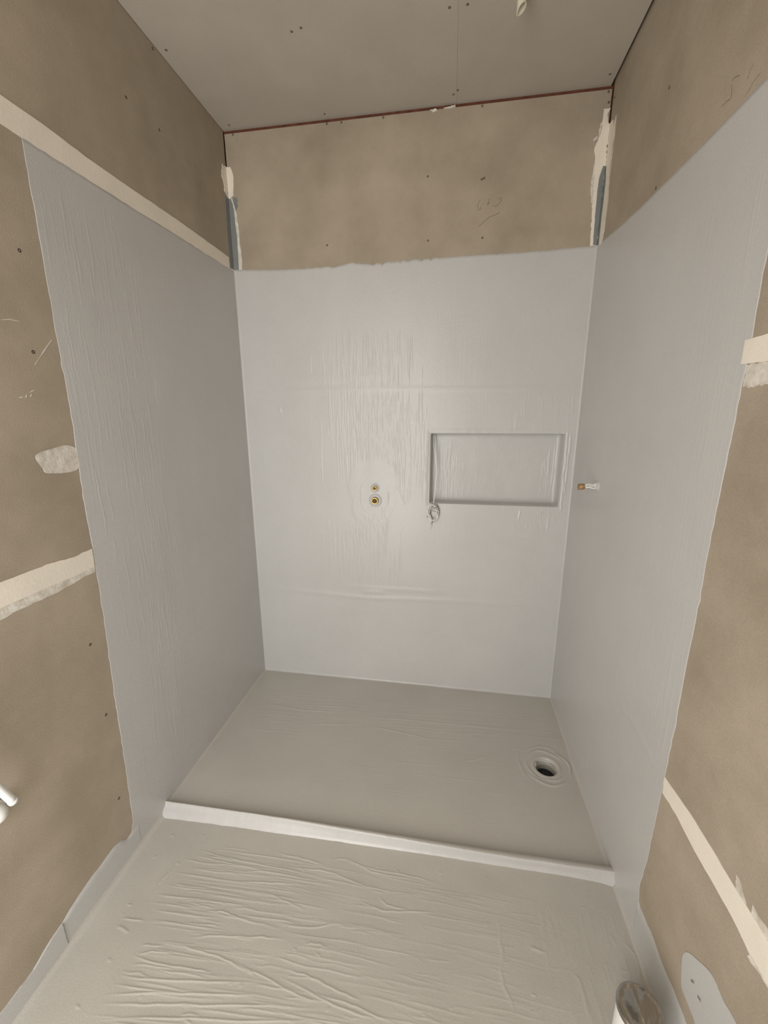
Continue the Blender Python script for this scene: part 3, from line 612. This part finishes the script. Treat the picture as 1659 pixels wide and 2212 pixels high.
# ------------------------------------------------------------------ things
# brass water outlets
def outlet(loc, r, d, label, plug):
    t = empty('water_outlet', loc); x, y, z = loc
    tag(t, label, 'pipe fitting', group='brass outlets of the shower valve')
    body = lathe('body', [(r*1.35, 0), (r*1.15, -.002), (r*.86, -.0035), (r*.86, -d*.45), (r, -d*.5), (r, -d*.94), (r*.93, -d), (r*.66, -d), (r*.60, -d*.92), (r*.60, -d*.5)], loc, (0, 1, 0), M['brass'], t)
    for k in range(3):
        lathe('thread', [(r*.97, -d*(.56+.12*k)+.0006), (r*1.05, -d*(.56+.12*k)), (r*.97, -d*(.56+.12*k)-.0006)], loc, (0, 1, 0), M['brass'], body, 28)
    if plug:
        plg = lathe('plug', [(r*.58, -d*.55), (r*.58, -d*.9), (r*.5, -d*.98), (r*.2, -d*.98), (r*.16, -d*.9), (r*.02, -d*.88)], loc, (0, 1, 0), M['brass_dark'], t, 6, False)
        lathe('washer', [(r*.70, -d*.93), (r*.70, -d*1.005), (r*.60, -d*1.005), (r*.60, -d*.93)], loc, (0, 1, 0), M['brass_dark'], plg)
    else:
        lathe('bore', [(r*.62, -d*.92), (r*.3, -d*.90), (r*.02, -d*.9)], loc, (0, 1, 0), M['brass_dark'], t)  # dark disc near the mouth, the open hole's shade put into its colour
    lathe('membrane_collar', [(r*1.9, -.0020), (r*1.6, -.0048), (r*1.25, -.0060), (r*1.0, -.0045)], loc, (0, 1, 0), M['membrane'], t)
outlet((.598, -.001, .988), .0105, .017, 'smaller brass water outlet above the other in the back wall', False)
outlet((.599, -.001, .931), .0155, .020, 'larger brass water outlet below the other in the back wall', True)

# cable hanging out of the niche, coiled at its lower lip
cable = tag(empty('coiled_cable', (.861, -.010, .925)), 'thin white cable hanging in the niche with a coiled end', 'cable')
tube('strand', bezier([(.858, .045, 1.222), (.862, .030, 1.19), (.864, .020, 1.15), (.870, .012, 1.09), (.871, .006, 1.04), (.866, 0, .98), (.8635, -.008, .935), (.864, -.0135, .905)], 10), .0019, M['cable'], cable, 8)
tube('strand', bezier([(.852, .040, 1.225), (.855, .030, 1.18), (.861, .020, 1.13), (.868, .010, 1.09)], 8), .0012, M['cable'], cable, 8)
rr = np.random.default_rng(71)
for k in range(9):
    ax_, az = rr.uniform(.016, .023), rr.uniform(.031, .042); tilt = rr.uniform(-.35, .25); cy_ = -.008-.0026*k*.8; pts = []
    cx_, cz_ = .862+rr.normal()*.003, .886+rr.normal()*.003
    for t in np.linspace(0, 2*np.pi, 33):
        x, z = ax_*math.cos(t), az*math.sin(t); pts.append((cx_+x*math.cos(tilt)-z*math.sin(tilt), cy_+.004*math.sin(2*t+k), cz_+x*math.sin(tilt)+z*math.cos(tilt)))
    tube('loop', pts, .0018, M['cable'] if k % 3 else M['cable_grey'], cable, 7)
for k in range(4):                           # wraps that tie the coil
    zc = .912-.006*k; pts = [(.861+.014*math.cos(t)+.004*k, -.018+.014*math.sin(t), zc+.007*math.cos(t+.6*k)) for t in np.linspace(0, 2*np.pi, 25)]
    tube('wrap', pts, .0016, M['cable'] if k != 1 else M['cable_grey'], cable, 7)
tube('tail', bezier([(.856, -.012, .862), (.858, -.012, .846), (.855, -.009, .832)], 6), .0020, M['cable_grey'], cable, 7)
tube('tail', bezier([(.845, -.016, .895), (.838, -.014, .872), (.834, -.010, .862)], 6), .0015, M['cable_grey'], cable, 7)

# capped copper pipe sticking out of the right wall
pipe = tag(empty('copper_pipe_stub', (W, -.293, 1.066)), 'capped copper pipe stub smeared grey, sticking out of right wall', 'pipe')
pts = [(W+.004, -.296, 1.069), (W-.010, -.2955, 1.068), (W-.020, -.295, 1.066), (W-.028, -.294, 1.0655), (W-.036, -.293, 1.065), (W-.044, -.292, 1.064)]
slv = tube('smeared_sleeve', bezier(pts, 5), list(np.interp(np.linspace(0, 5, 26), range(6), [.0095, .0080, .0072, .0066, .0078, .0085])+rng.normal(size=26)*.0005), M['membrane'], pipe, 14)
tube('smear_ridge', bezier([(W-.006, -.300, 1.077), (W-.020, -.299, 1.071), (W-.030, -.300, 1.074), (W-.042, -.299, 1.070)], 5), .0022, M['cable'], slv, 7)
tube('smear_ridge', bezier([(W-.006, -.303, 1.061), (W-.018, -.303, 1.060), (W-.030, -.301, 1.063), (W-.040, -.300, 1.061)], 5), .0020, M['white'], slv, 7)
tube('pipe_end', [(W-.036, -.292, 1.0645), (W-.042, -.292, 1.064), (W-.048, -.2915, 1.0635), (W-.062, -.290, 1.062), (W-.0625, -.290, 1.062), (W-.060, -.290, 1.062)], [.0075, .0092, .0108, .0112, .0088, .0080], M['copper'], pipe, 9)
lathe('wall_blob', [(.019, .0012), (.016, -.003), (.012, -.0065), (.009, -.008), (.004, -.0085)], (W, -.297, 1.068), (1, 0, 0), M['membrane'], pipe)

# conduit stub hanging from the ceiling, cut on a slant
def conduit():
    t = tag(empty('conduit_stub', (1.072, -.42, H)), 'cream plastic conduit stub hanging from the ceiling, cut on a slant', 'conduit')
    n = 24; v = []; f = []; cx_, cy_ = 1.072, -.42
    cut = lambda a: 2.334+.0078*math.cos(a)-.004*math.sin(a)
    for r_, zf in ((.0117, lambda a: H+.02), (.0117, cut), (.0098, cut), (.0098, lambda a: H-.005)):
        for k in range(n):
            a = 2*math.pi*k/n; v.append((cx_+r_*math.cos(a), cy_+r_*math.sin(a), zf(a)))
    for i in range(3):
        for k in range(n): f.append((i*n+k, i*n+(k+1) % n, (i+1)*n+(k+1) % n, (i+1)*n+k))
    recalc(mesh('conduit_wall', v, f, M['pvc'], t, False))
    tube('stopper', [(cx_, cy_, 2.352), (cx_, cy_, 2.356)], .0098, M['pvc'], t, 20)
conduit()

# floor drain
def drain():
    x, y, r_ = DR; t = tag(empty('floor_drain', (x, y, 0)), 'round floor drain with open throat in the shower tray corner', 'drain')
    lathe('membrane_collar', [(r_+.020, -.0062), (r_+.016, -.0035), (r_+.010, -.0022), (r_+.004, -.0025), (r_+.001, -.004), (r_-.001, -.008), (r_-.002, -.014)], (x, y, 0), (0, 0, 1), M['floor_membrane'], t, 48)
    t_ = t.children[0]; bm = bmesh.new(); bm.from_mesh(t_.data); bmesh.ops.delete(bm, geom=[q for q in bm.faces if len(q.verts) > 4], context='FACES'); bm.to_mesh(t_.data); bm.free()
    def openlathe(name, prof, mat, n=48):
        o = lathe(name, prof, (x, y, 0), (0, 0, 1), mat, t, n); bm = bmesh.new(); bm.from_mesh(o.data)
        bmesh.ops.delete(bm, geom=[q for q in bm.faces if len(q.verts) > 4], context='FACES'); bm.to_mesh(o.data); bm.free(); return o
    ring = openlathe('throat_ring', [(r_-.001, -.010), (r_-.0025, -.016), (r_-.003, -.020), (r_-.0065, -.021), (r_-.0070, -.026), (r_-.006, -.060), (r_-.006, -.105)], M['drain'])
    lathe('throat_base', [(r_-.005, -.046), (r_*.5, -.0465), (.001, -.047)], (x, y, 0), (0, 0, 1), M['drain_dark'], t, 32)
    tube('trap_baffle', [(x-.002, y-.016, -.047), (x-.002, y-.014, -.036)], .0085, M['drain'], t, 14)
    tube('trap_bar', [(x+.014, y-.018, -.047), (x+.014, y-.018, -.030)], .0030, M['drain'], t, 8)
    lathe('white_plug', [(.0055, 0), (.005, .005), (.002, .007)], (x+.017, y-.026, -.034), (0, 0, 1), M['white'], t, 12)
    # smears of coating on the ring
    for a0, a1, rad, w in ((.6, 2.2, .0385, .0032), (2.5, 3.2, .0385, .0036), (-.2, .3, .0395, .0026)):
        tube('coating_smear', [(x+rad*math.cos(a), y+rad*math.sin(a), -.012+.003*math.sin(3*a)) for a in np.linspace(a0, a1, 12)], [w*math.sin(math.pi*(k+.6)/12.2)+.0006 for k in range(12)], M['membrane'], ring, 8)
drain()

# white waste pipe with silver cap, by the right wall
def waste():
    h = .16; x, y, r_ = 1.3403, -1.1612, .0427; z0 = FZ(x)
    t = tag(empty('waste_pipe_stub', (x, y, z0)), 'white upright pipe stub with shiny silver cap beside right wall', 'pipe')
    lathe('pipe_body', [(r_*.955, z0-.004), (r_*.955, h-.012), (r_*.93, h-.006)], (x, y, 0), (0, 0, 1), M['white'], t, 40)
    n = 48; prof = [(r_*.96, h-.012), (r_*.995, h-.010), (r_, h-.004), (r_*.985, h-.0005), (r_*.93, h+.0015), (r_*.86, h+.0016), (r_*.80, h+.0006), (r_*.6, h+.002), (r_*.4, h+.0032), (r_*.2, h+.0040), (r_*.02, h+.0042)]
    o = lathe('silver_cap', prof, (x, y, 0), (0, 0, 1), M['chrome'], t, n)
    for v in o.data.vertices:
        p = Vector(v.co)
        if p.z > h-z0-.003: v.co.z += .0016*noise.noise(Vector((p.x*60, p.y*25, 2)))+.0008*noise.noise(Vector((p.x*120, p.y*60, 5)))
waste()

# white plumbing ends at the left edge
hose = tag(empty('white_pipe_end', (0, -1.33, .74)), 'white pipe end hanging down in front of the left board', 'pipe')
P = bezier([(0, -1.345, .76), (.028, -1.335, .752), (.046, -1.31, .715), (.05, -1.274, .632), (.05, -1.236, .523)], 8)
pw = tube('pipe_wall', P, .0082, M['white'], hose, 16)
tube('end_ring', [P[-2].lerp(P[-1], .55), P[-1]+(P[-1]-P[-2])*.02], .0088, M['white'], pw, 16)
capo = tag(empty('white_wall_cap', (0, -1.246, .492)), 'round white cap on the left board below the pipe end', 'cap')
lathe('dome', [(.021, 0), (.0205, .010), (.018, .020), (.012, .027), (.005, .030), (.001, .0305)], (0, -1.246, .492), (1, 0, 0), M['white'], capo)
lathe('base_ring', [(.026, 0), (.026, .003), (.0215, .0045)], (0, -1.246, .492), (1, 0, 0), M['white'], capo)
